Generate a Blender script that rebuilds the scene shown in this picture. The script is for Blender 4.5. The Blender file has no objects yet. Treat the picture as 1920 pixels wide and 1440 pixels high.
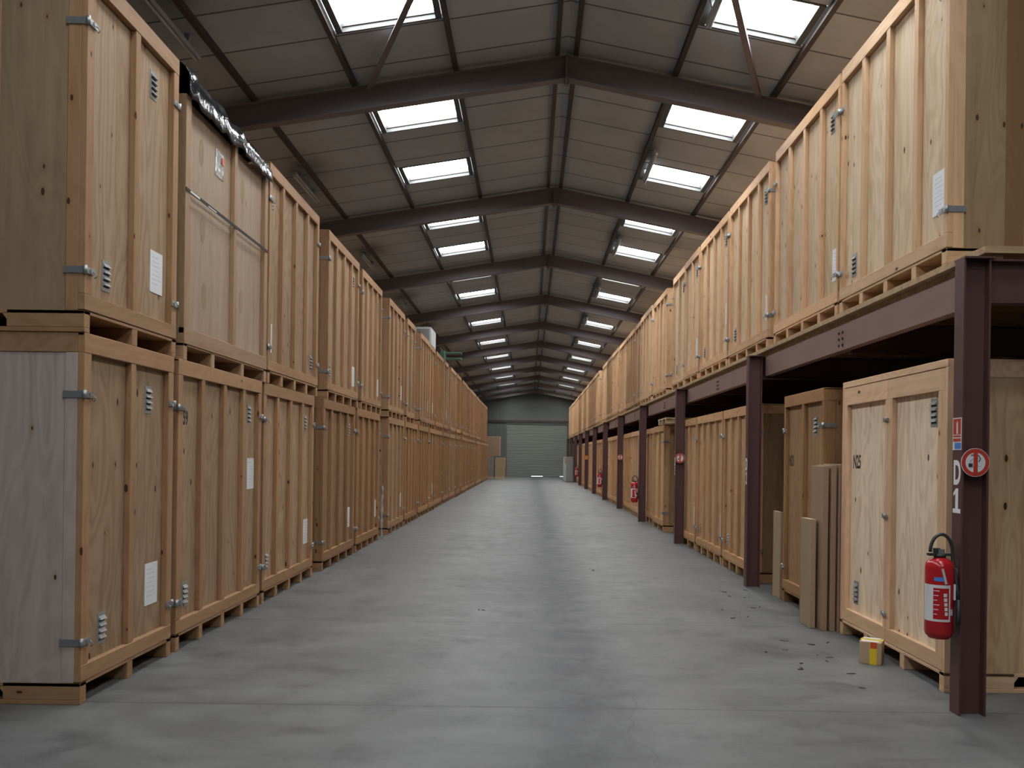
import bpy, bmesh, math, random
from mathutils import Vector, Matrix, noise as mnoise

random.seed(7)
C = bpy.context.scene.collection
PI = math.pi
S = 5.58            # spacing of the roof frames and platform columns
F0 = 5.79           # first frame in front of the camera
NF = 12             # last frame index
YN, YE = -7.0, 71.0    # near gable, far gable
XL, XR = -7.4, 8.1      # side walls
XRIDGE, ZRIDGE = 0.403, 6.80
SLL, SLR = 0.165, 0.195

# ------------------------------------------------------------------ helpers
def obj(name, me, parent=None, loc=None, rot=None):
    o = bpy.data.objects.new(name, me)
    C.objects.link(o)
    if parent: o.parent = parent
    if loc: o.location = loc
    if rot: o.rotation_euler = rot
    return o

def tag(o, label=None, cat=None, group=None, kind=None):
    if label: o['label'] = label
    if cat: o['category'] = cat
    if group: o['group'] = group
    if kind: o['kind'] = kind
    return o

def thing(name, label, cat, loc=(0, 0, 0), rz=0, group=None):
    o = obj(name, None, None, loc, (0, 0, rz))
    o.empty_display_size = 0.2
    return tag(o, label, cat, group)

def copy_tree(o, parent=None):
    c = o.copy(); C.objects.link(c)
    if parent: c.parent = parent
    for ch in list(o.children): copy_tree(ch, c)
    return c

class MB:
    """collects shapes into one mesh"""
    def __init__(s): s.bm = bmesh.new(); s.mats = []
    def mi(s, m):
        if m not in s.mats: s.mats.append(m)
        return s.mats.index(m)
    def box(s, x0, x1, y0, y1, z0, z1, m, M=None):
        v = [s.bm.verts.new((x, y, z)) for z in (z0, z1) for y in (y0, y1) for x in (x0, x1)]
        if M is not None:
            for q in v: q.co = M @ q.co
        k = s.mi(m)
        for f in ((0, 2, 3, 1), (4, 5, 7, 6), (0, 1, 5, 4), (2, 6, 7, 3), (0, 4, 6, 2), (1, 3, 7, 5)):
            s.bm.faces.new([v[i] for i in f]).material_index = k
        return s
    def prism(s, pts, M, d, m):
        """polygon pts (2D) in the xy plane of M, extruded by d along its z"""
        k = s.mi(m)
        a = [s.bm.verts.new(M @ Vector((p[0], p[1], 0))) for p in pts]
        b = [s.bm.verts.new(M @ Vector((p[0], p[1], d))) for p in pts]
        n = len(pts)
        s.bm.faces.new(a[::-1]).material_index = k
        s.bm.faces.new(b).material_index = k
        for i in range(n):
            s.bm.faces.new((a[i], a[(i+1) % n], b[(i+1) % n], b[i])).material_index = k
        return s
    def lathe(s, prof, M, m, n=20, smooth=True):
        k = s.mi(m); rings = []
        for r, z in prof:
            rings.append([s.bm.verts.new(M @ Vector((r*math.cos(2*PI*i/n), r*math.sin(2*PI*i/n), z))) for i in range(n)])
        for a, b in zip(rings, rings[1:]):
            for i in range(n):
                f = s.bm.faces.new((a[i], a[(i+1) % n], b[(i+1) % n], b[i])); f.material_index = k; f.smooth = smooth
        s.bm.faces.new(rings[0][::-1]).material_index = k
        s.bm.faces.new(rings[-1]).material_index = k
        return s
    def tube(s, pts, r, m, n=10):
        k = s.mi(m); pts = [Vector(p) for p in pts]; rings = []
        for i, p in enumerate(pts):
            t = (pts[min(i+1, len(pts)-1)] - pts[max(i-1, 0)]).normalized()
            u = t.orthogonal().normalized() if i == 0 else (u - t*u.dot(t)).normalized()
            w = t.cross(u)
            rings.append([s.bm.verts.new(p + (u*math.cos(2*PI*j/n) + w*math.sin(2*PI*j/n))*r) for j in range(n)])
        for a, b in zip(rings, rings[1:]):
            for i in range(n):
                f = s.bm.faces.new((a[i], a[(i+1) % n], b[(i+1) % n], b[i])); f.material_index = k; f.smooth = True
        s.bm.faces.new(rings[0][::-1]).material_index = k
        s.bm.faces.new(rings[-1]).material_index = k
        return s
    def mesh(s, name):
        me = bpy.data.meshes.new(name)
        bmesh.ops.recalc_face_normals(s.bm, faces=s.bm.faces)
        s.bm.to_mesh(me); s.bm.free()
        for m in s.mats: me.materials.append(m)
        return me
    def build(s, name, parent=None, loc=None, rot=None):
        return obj(name, s.mesh(name), parent, loc, rot)

def bevel(o, w=0.004, seg=1):
    md = o.modifiers.new('edges', 'BEVEL'); md.width = w; md.segments = seg; md.limit_method = 'ANGLE'
    return o

def text_mesh(txt, size, depth, m, name='lettering', bold=0.0, xs=1.0):
    cu = bpy.data.curves.new(name, 'FONT'); cu.body = txt; cu.size = size; cu.extrude = depth
    cu.align_x = 'CENTER'; cu.align_y = 'CENTER'; cu.offset = bold; cu.resolution_u = 4
    t = bpy.data.objects.new(name, cu); C.objects.link(t)
    bpy.context.view_layer.update()
    me = bpy.data.meshes.new_from_object(t.evaluated_get(bpy.context.evaluated_depsgraph_get()))
    C.objects.unlink(t); bpy.data.objects.remove(t); bpy.data.curves.remove(cu)
    for v in me.vertices: v.co.x *= xs
    me.materials.clear(); me.materials.append(m); me.name = name
    return me

# ------------------------------------------------------------------ materials
class NT:
    def __init__(s, name):
        s.m = bpy.data.materials.new(name); s.m.use_nodes = True
        s.t = s.m.node_tree; s.t.nodes.clear()
        s.out = s.n('ShaderNodeOutputMaterial')
        s.b = s.n('ShaderNodeBsdfPrincipled'); s.l(s.b.outputs[0], s.out.inputs[0])
    def n(s, k, **kw):
        q = s.t.nodes.new(k)
        for a, v in kw.items(): setattr(q, a, v)
        return q
    def l(s, a, b): s.t.links.new(a, b)
    def set(s, sock, v):
        if hasattr(v, 'is_linked'): s.l(v, sock)
        else: sock.default_value = v
    def math(s, op, a, b=0.0, clamp=False):
        q = s.n('ShaderNodeMath', operation=op, use_clamp=clamp)
        s.set(q.inputs[0], a); s.set(q.inputs[1], b); return q.outputs[0]
    def vm(s, op, a, b):
        q = s.n('ShaderNodeVectorMath', operation=op)
        s.set(q.inputs[0], a); s.set(q.inputs[1], b); return q.outputs[0]
    def ramp(s, fac, stops):
        q = s.n('ShaderNodeValToRGB'); e = q.color_ramp.elements
        while len(e) < len(stops): e.new(0.5)
        for el, (p, c) in zip(e, stops):
            el.position = p; el.color = (c[0], c[1], c[2], 1) if not isinstance(c, (int, float)) else (c, c, c, 1)
        s.set(q.inputs[0], fac); return q.outputs[0]
    def mix(s, f, a, b, mode='MIX'):
        q = s.n('ShaderNodeMix', data_type='RGBA', blend_type=mode)
        s.set(q.inputs[0], f)
        for sock, v in ((q.inputs[6], a), (q.inputs[7], b)):
            s.set(sock, (*v, 1) if isinstance(v, tuple) and len(v) == 3 else v)
        return q.outputs[2]
    def noise(s, vec, scale, detail=4, rough=0.5, dist=0.0):
        q = s.n('ShaderNodeTexNoise'); s.l(vec, q.inputs['Vector'])
        q.inputs['Scale'].default_value = scale; q.inputs['Detail'].default_value = detail
        q.inputs['Roughness'].default_value = rough; q.inputs['Distortion'].default_value = dist
        return q.outputs[0]
    def bump(s, h, strength, dist=0.01):
        q = s.n('ShaderNodeBump'); q.inputs['Strength'].default_value = strength; q.inputs['Distance'].default_value = dist
        s.l(h, q.inputs['Height']); s.l(q.outputs[0], s.b.inputs['Normal'])

def plain(name, col, rough=0.5, metal=0.0, var=0.12, scale=6.0, emit=None):
    t = NT(name); tc = t.n('ShaderNodeTexCoord')
    f = t.noise(tc.outputs['Object'], scale, 4)
    t.l(t.mix(f, tuple(c*(1-var) for c in col), tuple(min(1, c*(1+var)) for c in col)), t.b.inputs['Base Color'])
    t.b.inputs['Roughness'].default_value = rough; t.b.inputs['Metallic'].default_value = metal
    if emit:
        t.b.inputs['Emission Color'].default_value = (*emit[0], 1); t.b.inputs['Emission Strength'].default_value = emit[1]
    return t.m

def wood(name, dark, mid, light, axis, knots=0.0, ring=0.25, across=11.0, along=0.55, planks=None):
    t = NT(name); tc = t.n('ShaderNodeTexCoord'); oi = t.n('ShaderNodeObjectInfo')
    off = t.vm('MULTIPLY', oi.outputs['Location'], (3.7, 5.3, 2.9))
    p = t.vm('ADD', tc.outputs['Object'], off)
    sc = [across]*3; sc[axis] = along
    q = t.vm('MULTIPLY', p, tuple(sc))
    g1 = t.noise(q, 1.0, 6, 0.62, 0.4)
    sc2 = [1.9]*3; sc2[axis] = 0.42
    g2 = t.noise(t.vm('MULTIPLY', p, tuple(sc2)), 1.0, 3, 0.5, 0.5)
    rings = t.math('SINE', t.math('MULTIPLY', g2, 95.0))
    rings = t.math('MULTIPLY_ADD', rings, 0.5); 
    rings.node.inputs[2].default_value = 0.5
    fac = t.math('ADD', t.math('MULTIPLY', g1, 1.0 - ring), t.math('MULTIPLY', rings, ring))
    col = t.ramp(fac, [(0.22, dark), (0.5, mid), (0.78, light)])
    big = t.noise(p, 0.9, 2)
    col = t.mix(t.math('MULTIPLY', big, 0.30), col, tuple(c*0.62 for c in mid))
    if planks:
        sx = t.n('ShaderNodeSeparateXYZ'); t.l(tc.outputs['Object'], sx.inputs[0])
        cell = t.math('FLOOR', t.math('DIVIDE', sx.outputs[planks[0]], planks[1]))
        wn = t.n('ShaderNodeTexWhiteNoise', noise_dimensions='2D')
        cv = t.n('ShaderNodeCombineXYZ'); t.l(cell, cv.inputs[0]); t.l(cv.outputs[0], wn.inputs['Vector'])
        col = t.mix(t.math('MULTIPLY', t.math('GREATER_THAN', wn.outputs[0], 0.45), 0.75), col, tuple(c*k for c, k in zip(mid, (0.62, 0.46, 0.32))))
    if knots > 0:
        sp = t.n('ShaderNodeSeparateXYZ'); t.l(p, sp.inputs[0]); cb = t.n('ShaderNodeCombineXYZ')
        ka, kb = (6.2, 2.9) if axis == 2 else (2.9, 6.2)
        t.l(t.math('MULTIPLY', t.math('ADD', sp.outputs[0], sp.outputs[1]), ka), cb.inputs[0]); t.l(t.math('MULTIPLY', sp.outputs[2], kb), cb.inputs[1])
        v = t.n('ShaderNodeTexVoronoi', voronoi_dimensions='2D'); t.l(cb.outputs[0], v.inputs['Vector']); v.inputs['Scale'].default_value = 1.0
        cs = t.n('ShaderNodeSeparateColor'); t.l(v.outputs['Color'], cs.inputs[0])
        gate = t.math('LESS_THAN', cs.outputs[0], knots)
        rr = t.math('MULTIPLY_ADD', cs.outputs[1], 0.055); rr.node.inputs[2].default_value = 0.03
        k = t.math('LESS_THAN', v.outputs['Distance'], rr)
        halo = t.math('MULTIPLY', t.math('SUBTRACT', 1.0, t.math('DIVIDE', v.outputs['Distance'], 0.2), True), 0.55)
        col = t.mix(t.math('MULTIPLY', halo, gate), col, tuple(c*k2 for c, k2 in zip(mid, (0.75, 0.55, 0.4))))
        col = t.mix(t.math('MULTIPLY', k, gate), col, (0.055, 0.028, 0.014))
    val = t.n('ShaderNodeHueSaturation'); t.l(col, val.inputs['Color'])
    vv = t.math('MULTIPLY_ADD', oi.outputs['Random'], 0.22); vv.node.inputs[2].default_value = 0.89
    t.l(vv, val.inputs['Value'])
    t.l(val.outputs[0], t.b.inputs['Base Color'])
    t.b.inputs['Roughness'].default_value = 0.62
    t.b.inputs['Specular IOR Level'].default_value = 0.25
    t.bump(g1, 0.25, 0.004)
    return t.m

def tone(n, mid, frame_mul=(1.0, 0.9, 0.82), knots=0.22, ring=0.22):
    d = tuple(c*k for c, k in zip(mid, (0.76, 0.68, 0.58))); l = tuple(min(0.9, c*k) for c, k in zip(mid, (1.16, 1.2, 1.24)))
    fm = tuple(c*k for c, k in zip(mid, frame_mul))
    fd = tuple(c*k for c, k in zip(fm, (0.78, 0.68, 0.58))); fl = tuple(min(0.9, c*k) for c, k in zip(fm, (1.14, 1.16, 1.18)))
    return {'panel': wood(n+'_plywood', d, mid, l, 2, knots, ring),
            'post': wood(n+'_upright_timber', fd, fm, fl, 2, 0.16, 0.15, 16, 0.5),
            'rail': wood(n+'_rail_timber', fd, fm, fl, 1, 0.14, 0.15, 16, 0.5),
            'cross': wood(n+'_skid_timber', fd, fm, fl, 0, 0.1, 0.15, 16, 0.5)}

T = {'pale': tone('pale_pine', (0.60, 0.44, 0.285), (0.98, 0.82, 0.71), 0.30),
     'cream': tone('cream_pine', (0.63, 0.485, 0.325), (0.96, 0.81, 0.70), 0.22),
     'honey': tone('honey_pine', (0.35, 0.235, 0.142), (1.0, 0.86, 0.74), 0.22, 0.3),
     'orange': tone('orange_pine', (0.33, 0.195, 0.098), (1.0, 0.9, 0.8), 0.14),
     'pink': tone('pinkish_board', (0.38, 0.275, 0.195), (0.92, 0.82, 0.68), 0.05, 0.1),
     'aged': tone('aged_pine', (0.29, 0.175, 0.09), (1.0, 0.92, 0.85), 0.12),
     'light': tone('light_spruce', (0.74, 0.585, 0.425), (0.98, 0.82, 0.70), 0.2),
     'tan': tone('tan_pine', (0.52, 0.35, 0.195), (1.0, 0.86, 0.76), 0.22)}
M_GREYPLY = wood('weathered_grey_plywood', (0.34, 0.275, 0.245), (0.47, 0.385, 0.35), (0.55, 0.465, 0.43), 2, 0.04, 0.16, 9.0, 0.4)
M_DULLPLY = wood('dull_brown_plywood', (0.20, 0.14, 0.08), (0.29, 0.205, 0.12), (0.35, 0.26, 0.16), 2, 0.12, 0.1)
M_PLANKEND = wood('wide_pine_boards', (0.20, 0.125, 0.06), (0.29, 0.195, 0.105), (0.35, 0.255, 0.15), 2, 0.4, 0.15, planks=(0, 0.21))
M_DECK = wood('deck_boards', (0.25, 0.165, 0.09), (0.44, 0.30, 0.165), (0.52, 0.38, 0.22), 0, 0.1, 0.2)
M_PALLET = wood('pale_pallet_timber', (0.42, 0.30, 0.18), (0.58, 0.43, 0.26), (0.66, 0.5, 0.32), 1, 0.1, 0.15)
M_CARD = plain('brown_cardboard', (0.30, 0.19, 0.12), 0.8, scale=3)
M_CARD2 = plain('buff_fibreboard', (0.33, 0.235, 0.14), 0.8, scale=3)
M_ZINC = plain('galvanised_steel', (0.33, 0.34, 0.345), 0.42, 0.75, 0.15, 20)
M_VENT = plain('grey_vent_metal', (0.27, 0.28, 0.275), 0.55, 0.15, 0.1, 20)
M_SLIT = plain('dark_slit', (0.06, 0.06, 0.06), 0.9)
M_PAPER = plain('white_paper', (0.70, 0.71, 0.74), 0.35, 0, 0.05, 9)
M_INK = plain('black_ink', (0.02, 0.018, 0.017), 0.75)
M_GREYINK = plain('grey_print', (0.52, 0.53, 0.56), 0.6)
M_RED = plain('red_enamel', (0.42, 0.012, 0.016), 0.22, 0, 0.08)
M_SIGNRED = plain('sign_red', (0.47, 0.045, 0.025), 0.4, 0, 0.05)
M_SIGNWHITE = plain('sign_white', (0.66, 0.66, 0.66), 0.4, 0, 0.05)
M_SIGNBLUE = plain('sign_blue', (0.06, 0.22, 0.62), 0.4, 0, 0.05)
M_BLACK = plain('black_rubber', (0.03, 0.03, 0.032), 0.5)
M_WHITEPAINT = plain('white_stencil_paint', (0.78, 0.78, 0.78), 0.6, 0, 0.05)
M_MAROON = plain('maroon_steel_paint', (0.088, 0.036, 0.034), 0.5, 0.0, 0.25, 2.5)
M_BEAM = plain('faded_maroon_paint', (0.25, 0.15, 0.13), 0.55, 0.0, 0.12, 1.5)
M_RAFTER = plain('brown_roof_steel', (0.17, 0.145, 0.15), 0.6, 0.0, 0.15, 1.5)
M_PURLIN = plain('dark_purlin_steel', (0.05, 0.036, 0.031), 0.6)
M_BATTEN = plain('grey_lamp_housing', (0.33, 0.34, 0.34), 0.5)
M_TUBE = plain('unlit_lamp_tube', (0.5, 0.52, 0.52), 0.3)
M_SKYFRAME = plain('rooflight_upstand_metal', (0.055, 0.06, 0.058), 0.5)
M_DOOR = plain('grey_green_shutter', (0.20, 0.215, 0.185), 0.5, 0.0, 0.05, 1.0)
M_CLAD = plain('grey_green_cladding', (0.13, 0.137, 0.122), 0.6, 0.0, 0.12, 0.8)
M_WALL = plain('dull_wall_sheet', (0.22, 0.225, 0.22), 0.7, 0, 0.1, 0.5)
M_GREEN = plain('green_painted_metal', (0.06, 0.15, 0.11), 0.5)
M_GREYBOX = plain('pale_grey_metal', (0.48, 0.5, 0.49), 0.45)
M_GREYDARK = plain('grey_shade_and_plinth', (0.23, 0.215, 0.21), 0.6)  # shade colour for camera-facing ends, also used on the cabinet plinths
M_WRAP = plain('grey_stretch_wrap', (0.21, 0.19, 0.16), 0.35, 0, 0.3, 3)
M_YELLOW = plain('yellow_tape', (0.72, 0.52, 0.03), 0.35)
M_TAPERED = plain('red_tape', (0.6, 0.09, 0.02), 0.4)
M_PARCEL = plain('parcel_card', (0.42, 0.29, 0.18), 0.7)
M_ORANGE = plain('orange_plate', (0.55, 0.2, 0.04), 0.5)
M_CLEAR = None

def mat_film(name, col, rough):
    t = NT(name); tc = t.n('ShaderNodeTexCoord')
    f = t.noise(tc.outputs['Object'], 9.0, 5, 0.6, 1.2)
    t.l(t.mix(f, tuple(c*0.5 for c in col), tuple(c*1.6 for c in col)), t.b.inputs['Base Color'])
    t.b.inputs['Roughness'].default_value = rough
    t.b.inputs['Coat Weight'].default_value = 0.15; t.b.inputs['Coat Roughness'].default_value = 0.1
    t.bump(t.noise(tc.outputs['Object'], 9.0, 3, 0.5, 1.5), 0.35, 0.02)
    return t.m
M_FILM = mat_film('black_plastic_film', (0.012, 0.013, 0.015), 0.16)
M_CLEARFILM = mat_film('cloudy_plastic_film', (0.30, 0.29, 0.26), 0.2)

def mat_concrete():
    t = NT('worn_concrete'); tc = t.n('ShaderNodeTexCoord'); p = tc.outputs['Object']
    sx = t.n('ShaderNodeSeparateXYZ'); t.l(p, sx.inputs[0])
    a = t.noise(p, 0.5, 6, 0.6, 0.6); b = t.noise(p, 3.2, 6, 0.65, 0.5); c = t.noise(p, 45.0, 3)
    streak = t.noise(t.vm('MULTIPLY', p, (0.7, 3.4, 1)), 1.3, 5, 0.6, 0.8)
    f = t.math('ADD', t.math('ADD', t.math('MULTIPLY', a, 0.4), t.math('MULTIPLY', b, 0.25)),
               t.math('ADD', t.math('MULTIPLY', c, 0.08), t.math('MULTIPLY', streak, 0.27)))
    col = t.ramp(f, [(0.36, (0.066, 0.0655, 0.063)), (0.5, (0.112, 0.1125, 0.110)), (0.63, (0.152, 0.153, 0.150))])
    # tyre-worn dark track down the middle
    d = t.math('DIVIDE', t.math('SUBTRACT', sx.outputs[0], 0.42), 0.34)
    band = t.math('POWER', 2.718, t.math('MULTIPLY', t.math('MULTIPLY', d, d), -1.0))
    bn = t.ramp(t.noise(t.vm('MULTIPLY', p, (1.2, 0.9, 1)), 1.6, 6, 0.7, 0.5), [(0.3, 0.3), (0.55, 1.0)])
    col = t.mix(t.math('MULTIPLY', t.math('MULTIPLY', band, bn), 0.85), col, (0.032, 0.032, 0.036))
    # oil spots
    sp = t.ramp(t.noise(p, 1.7, 7, 0.72, 0.3), [(0.53, 0.0), (0.66, 1.0)])
    col = t.mix(t.math('MULTIPLY', sp, 0.6), col, (0.045, 0.045, 0.045))
    # saw-cut joints across the slab
    m = t.math('ABSOLUTE', t.math('SUBTRACT', t.math('FLOORED_MODULO', t.math('SUBTRACT', sx.outputs[1], 5.74-1.45), 2.9), 1.45))
    j = t.math('LESS_THAN', m, 0.008)
    col = t.mix(t.math('MULTIPLY', j, 0.75), col, (0.03, 0.03, 0.03))
    # a wandering crack
    w = t.noise(t.vm('MULTIPLY', p, (0.0, 1.0, 0)), 1.6, 6, 0.6)
    cr = t.math('ABSOLUTE', t.math('SUBTRACT', sx.outputs[0], t.math('ADD', t.math('MULTIPLY', w, 0.5), 0.42)))
    cr = t.math('MULTIPLY', t.math('LESS_THAN', cr, 0.006), t.math('LESS_THAN', sx.outputs[1], 6.6))
    col = t.mix(t.math('MULTIPLY', cr, 0.5), col, (0.045, 0.045, 0.045))
    t.l(col, t.b.inputs['Base Color'])
    t.l(t.ramp(b, [(0.3, 0.42), (0.7, 0.6)]), t.b.inputs['Roughness'])
    t.b.inputs['Specular IOR Level'].default_value = 0.35
    t.bump(c, 0.08, 0.004)
    return t.m

def mat_ceiling():
    t = NT('grey_roof_panels'); tc = t.n('ShaderNodeTexCoord'); p = tc.outputs['Object']
    sx = t.n('ShaderNodeSeparateXYZ'); t.l(p, sx.inputs[0])
    a = t.noise(p, 0.7, 5, 0.6); b = t.noise(p, 60.0, 2)
    col = t.ramp(t.math('ADD', t.math('MULTIPLY', a, 0.75), t.math('MULTIPLY', b, 0.25)),
                 [(0.3, (0.36, 0.395, 0.435)), (0.7, (0.475, 0.52, 0.57))])
    cell = t.math('FLOOR', t.math('DIVIDE', t.math('SUBTRACT', sx.outputs[1], F0), S/6.5))
    wn = t.n('ShaderNodeTexWhiteNoise', noise_dimensions='1D'); t.l(cell, wn.inputs['W'])
    col = t.mix(t.math('MULTIPLY', wn.outputs[0], 0.22), col, (0.26, 0.265, 0.27))
    m = t.math('FLOORED_MODULO', t.math('SUBTRACT', sx.outputs[1], F0), S/6.5)
    j = t.math('LESS_THAN', m, 0.03)
    col = t.mix(t.math('MULTIPLY', j, 0.85), col, (0.07, 0.065, 0.06))
    # soot above the lamp battens
    yb = t.math('DIVIDE', t.math('SUBTRACT', t.math('FLOORED_MODULO', t.math('SUBTRACT', sx.outputs[1], F0), S), 2.75), 0.62)
    for xc, wd in ((-3.62, 0.30), (1.83, 0.16)):
        dx = t.math('DIVIDE', t.math('SUBTRACT', sx.outputs[0], xc), wd)
        g = t.math('POWER', 2.718, t.math('MULTIPLY', t.math('ADD', t.math('MULTIPLY', dx, dx), t.math('MULTIPLY', yb, yb)), -1.0))
        g = t.math('MULTIPLY', g, t.ramp(t.noise(p, 2.5, 5, 0.6), [(0.3, 0.5), (0.6, 1.0)]))
        col = t.mix(t.math('MULTIPLY', g, 0.85), col, (0.035, 0.033, 0.03))
    t.l(col, t.b.inputs['Base Color']); t.b.inputs['Roughness'].default_value = 0.85
    t.bump(b, 0.2, 0.004)
    return t.m
M_CONC, M_CEIL = mat_concrete(), mat_ceiling()
SKY_E = 27.0
M_PANE = plain('bright_translucent_sheet', (0.8, 0.82, 0.82), 0.5, 0, 0.02, 3, emit=((0.95, 0.98, 1.0), SKY_E))

# ------------------------------------------------------------------ the building shell
def slope_z(x):
    return ZRIDGE - (SLL*(XRIDGE-x) if x < XRIDGE else SLR*(x-XRIDGE))

tag(MB().box(XL-.3, XR+.3, YN-.3, YE+.3, -0.2, 0, M_CONC).build('floor'), 'worn grey concrete floor with a dark tyre track', None, None, 'structure')
# the near slab edge seen bottom left is the same floor
def wall(name, x0, x1, y0, y1, z1):
    tag(MB().box(x0, x1, y0, y1, 0, z1, M_WALL).build(name), None, None, None, 'structure')
wall('wall_left', XL-.2, XL, YN, YE, slope_z(XL)+.06)
wall('wall_right', XR, XR+.2, YN, YE, slope_z(XR)+.06)
b = MB()
b.prism([(XL, 0), (XR, 0), (XR, slope_z(XR)+.06), (XRIDGE, ZRIDGE+.06), (XL, slope_z(XL)+.06)],
        Matrix(((1, 0, 0, 0), (0, 0, -1, YN), (0, 1, 0, 0), (0, 0, 0, 1))), 0.2, M_WALL)
tag(b.build('wall_near'), None, None, None, 'structure')

DX0, DX1, DZ = -1.88, 2.92, 4.30
b = MB()     # far gable: ribbed vertical sheets around the shutter opening
def ribbed(x0, x1, zlo):
    n = int((x1-x0)/0.30)
    for i in range(n):
        a, e = x0+(x1-x0)*i/n, x0+(x1-x0)*(i+1)/n; m = a+(e-a)*0.55
        b.box(a, e, YE, YE+.05, zlo, min(slope_z(a), slope_z(e))+.06, M_CLAD)
        b.box(a+.02, m, YE-.06, YE, zlo, min(slope_z(a), slope_z(m))+.05, M_CLAD)
ribbed(XL, DX0, 0); ribbed(DX1, XR, 0); ribbed(DX0, DX1, DZ)
tag(b.build('wall_far'), 'grey green ribbed sheet gable above and beside the shutter', None, None, 'structure')
b = MB()
b.box(XL, XR, YE-.16, YE-.061, DZ+.02, DZ+.20, M_PURLIN)
tag(b.build('trim_1'), 'dark horizontal rail above the roller shutter', None, None, 'structure')
d = thing('door_1', 'wide grey green roller shutter closing the far gable', 'roller shutter', (0, YE, 0)); d['kind'] = 'structure'
b = MB(); n = 34
for i in range(n):
    z0 = 0.03+(DZ-0.03)*i/n; z1 = 0.03+(DZ-0.03)*(i+1)/n; h = z1-z0
    b.prism([(0, z0), (-.018, z0+h*.2), (-.024, z0+h*.5), (-.018, z0+h*.8), (0, z1), (.02, z1), (.02, z0)],
            Matrix(((0, 0, 1, DX0), (1, 0, 0, 0), (0, 1, 0, 0), (0, 0, 0, 1))), DX1-DX0, M_DOOR)
b.build('shutter_curtain', d)
b = MB().box(DX0, DX0+2.0, -.04, .03, 0.0, .05, M_DOOR).box(DX0+2.9, DX1-.5, -.04, .03, 0.0, .05, M_DOOR)
b.build('bottom_bar', d)
for x0, x1 in ((DX0-.12, DX0), (DX1, DX1+.12)):
    MB().box(x0, x1, -.12, .0, 0, DZ, M_CLAD).build('guide_rail', d)
MB().box(DX0-.12, DX1+.12, -.10, .0, DZ-.1, DZ+.02, M_CLAD).build('head_box', d)

# roof: panels between the purlins, with openings for the rooflights
PX = [XL, -6.175, -4.89, -3.605, -2.318, -1.02, .283, .523, 1.803, 3.073, 4.343, 5.613, 6.883, XR]
offs = {0: (.19, .60), 1: (.155, .60), 2: (.165, .62), 3: (.17, .66), 4: (.2, .66)}
SKY = []
for k in range(-2, NF):  # rooflights overhead and behind the camera are unseen, added for light
    for o in offs.get(k, (.18, .66)):
        y0 = F0+S*k+S*o
        if y0 > YN+.3 and y0 < YE-2: SKY.append((y0, y0+.90, k))
TZ0, TZ1 = 0.07, 0.11
b = MB()
def roofbox(bb, xa, xb, ya, yb, t0, t1, m):
    za, zb = slope_z(xa), slope_z(xb)
    v = [bb.bm.verts.new(c) for c in ((xa, ya, za+t0), (xb, ya, zb+t0), (xb, yb, zb+t0), (xa, yb, za+t0),
                                      (xa, ya, za+t1), (xb, ya, zb+t1), (xb, yb, zb+t1), (xa, yb, za+t1))]
    k = bb.mi(m)
    for f in ((0, 1, 2, 3), (7, 6, 5, 4), (0, 4, 5, 1), (1, 5, 6, 2), (2, 6, 7, 3), (3, 7, 4, 0)):
        bb.bm.faces.new([v[i] for i in f]).material_index = k
for xa, xb in zip(PX, PX[1:]):
    if xa < XRIDGE < xb:
        roofbox(b, xa, XRIDGE, YN, YE, TZ0-.0, TZ1, M_CEIL); roofbox(b, XRIDGE, xb, YN, YE, TZ0, TZ1, M_CEIL)
    elif xa in (-2.318, 1.803):
        y = YN
        for s0, s1, k in SKY:
            roofbox(b, xa, xb, y, s0, TZ0, TZ1, M_CEIL); y = s1
        roofbox(b, xa, xb, y, YE, TZ0, TZ1, M_CEIL)
    else:
        roofbox(b, xa, xb, YN, YE, TZ0, TZ1, M_CEIL)
tag(b.build('ceiling'), 'grey roof panels on dark purlins', None, None, 'structure')
for i, x in enumerate(PX[1:-1]):
    b = MB(); roofbox(b, x-.028, x+.028, YN, YE, 0.0, .10, M_PURLIN)
    tag(b.build('trim_%d' % (i+2)), None, None, None, 'structure')

ORD = ('zeroth first second third fourth fifth sixth seventh eighth ninth tenth eleventh twelfth thirteenth fourteenth fifteenth sixteenth '
       'seventeenth eighteenth nineteenth twentieth twenty-first twenty-second twenty-third twenty-fourth twenty-fifth twenty-sixth twenty-seventh '
       'twenty-eighth twenty-ninth thirtieth').split()
wn = 0
for side, xa, xb, lab in (('L', -2.318, -1.02, 'bright white rooflight over the directly stacked crates, %s in its line from the near end'),
                          ('R', 1.803, 3.073, 'bright white rooflight over the platform side, %s in its line from the near end')):
    cnt = 0
    for s0, s1, k in SKY:
        wn += 1
        vis = s1 > 8.5
        if vis: cnt += 1
        w = obj('window_%d' % wn, None, None, (0, s0, 0)); w['kind'] = 'structure'
        if vis: tag(w, lab % ORD[cnt], 'rooflight', 'rooflights')
        L = s1-s0; h1 = .20
        b = MB()
        roofbox(b, xa+.05, xa+.12, 0, L, .06, h1, M_SKYFRAME); roofbox(b, xb-.12, xb-.05, 0, L, .06, h1, M_SKYFRAME)
        roofbox(b, xa+.07, xb-.07, 0, .03, .06, h1, M_SKYFRAME); roofbox(b, xa+.07, xb-.07, L-.03, L, .06, h1, M_SKYFRAME)
        roofbox(b, xa+.07, xb-.07, L-.05, L-.03, .115, .135, M_PURLIN)
        b.build('window_frame', w)
        b = MB(); roofbox(b, xa+.05, xb-.05, .015, L-.015, h1-.03, h1-.015, M_PANE); b.build('window_pane', w)

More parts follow.
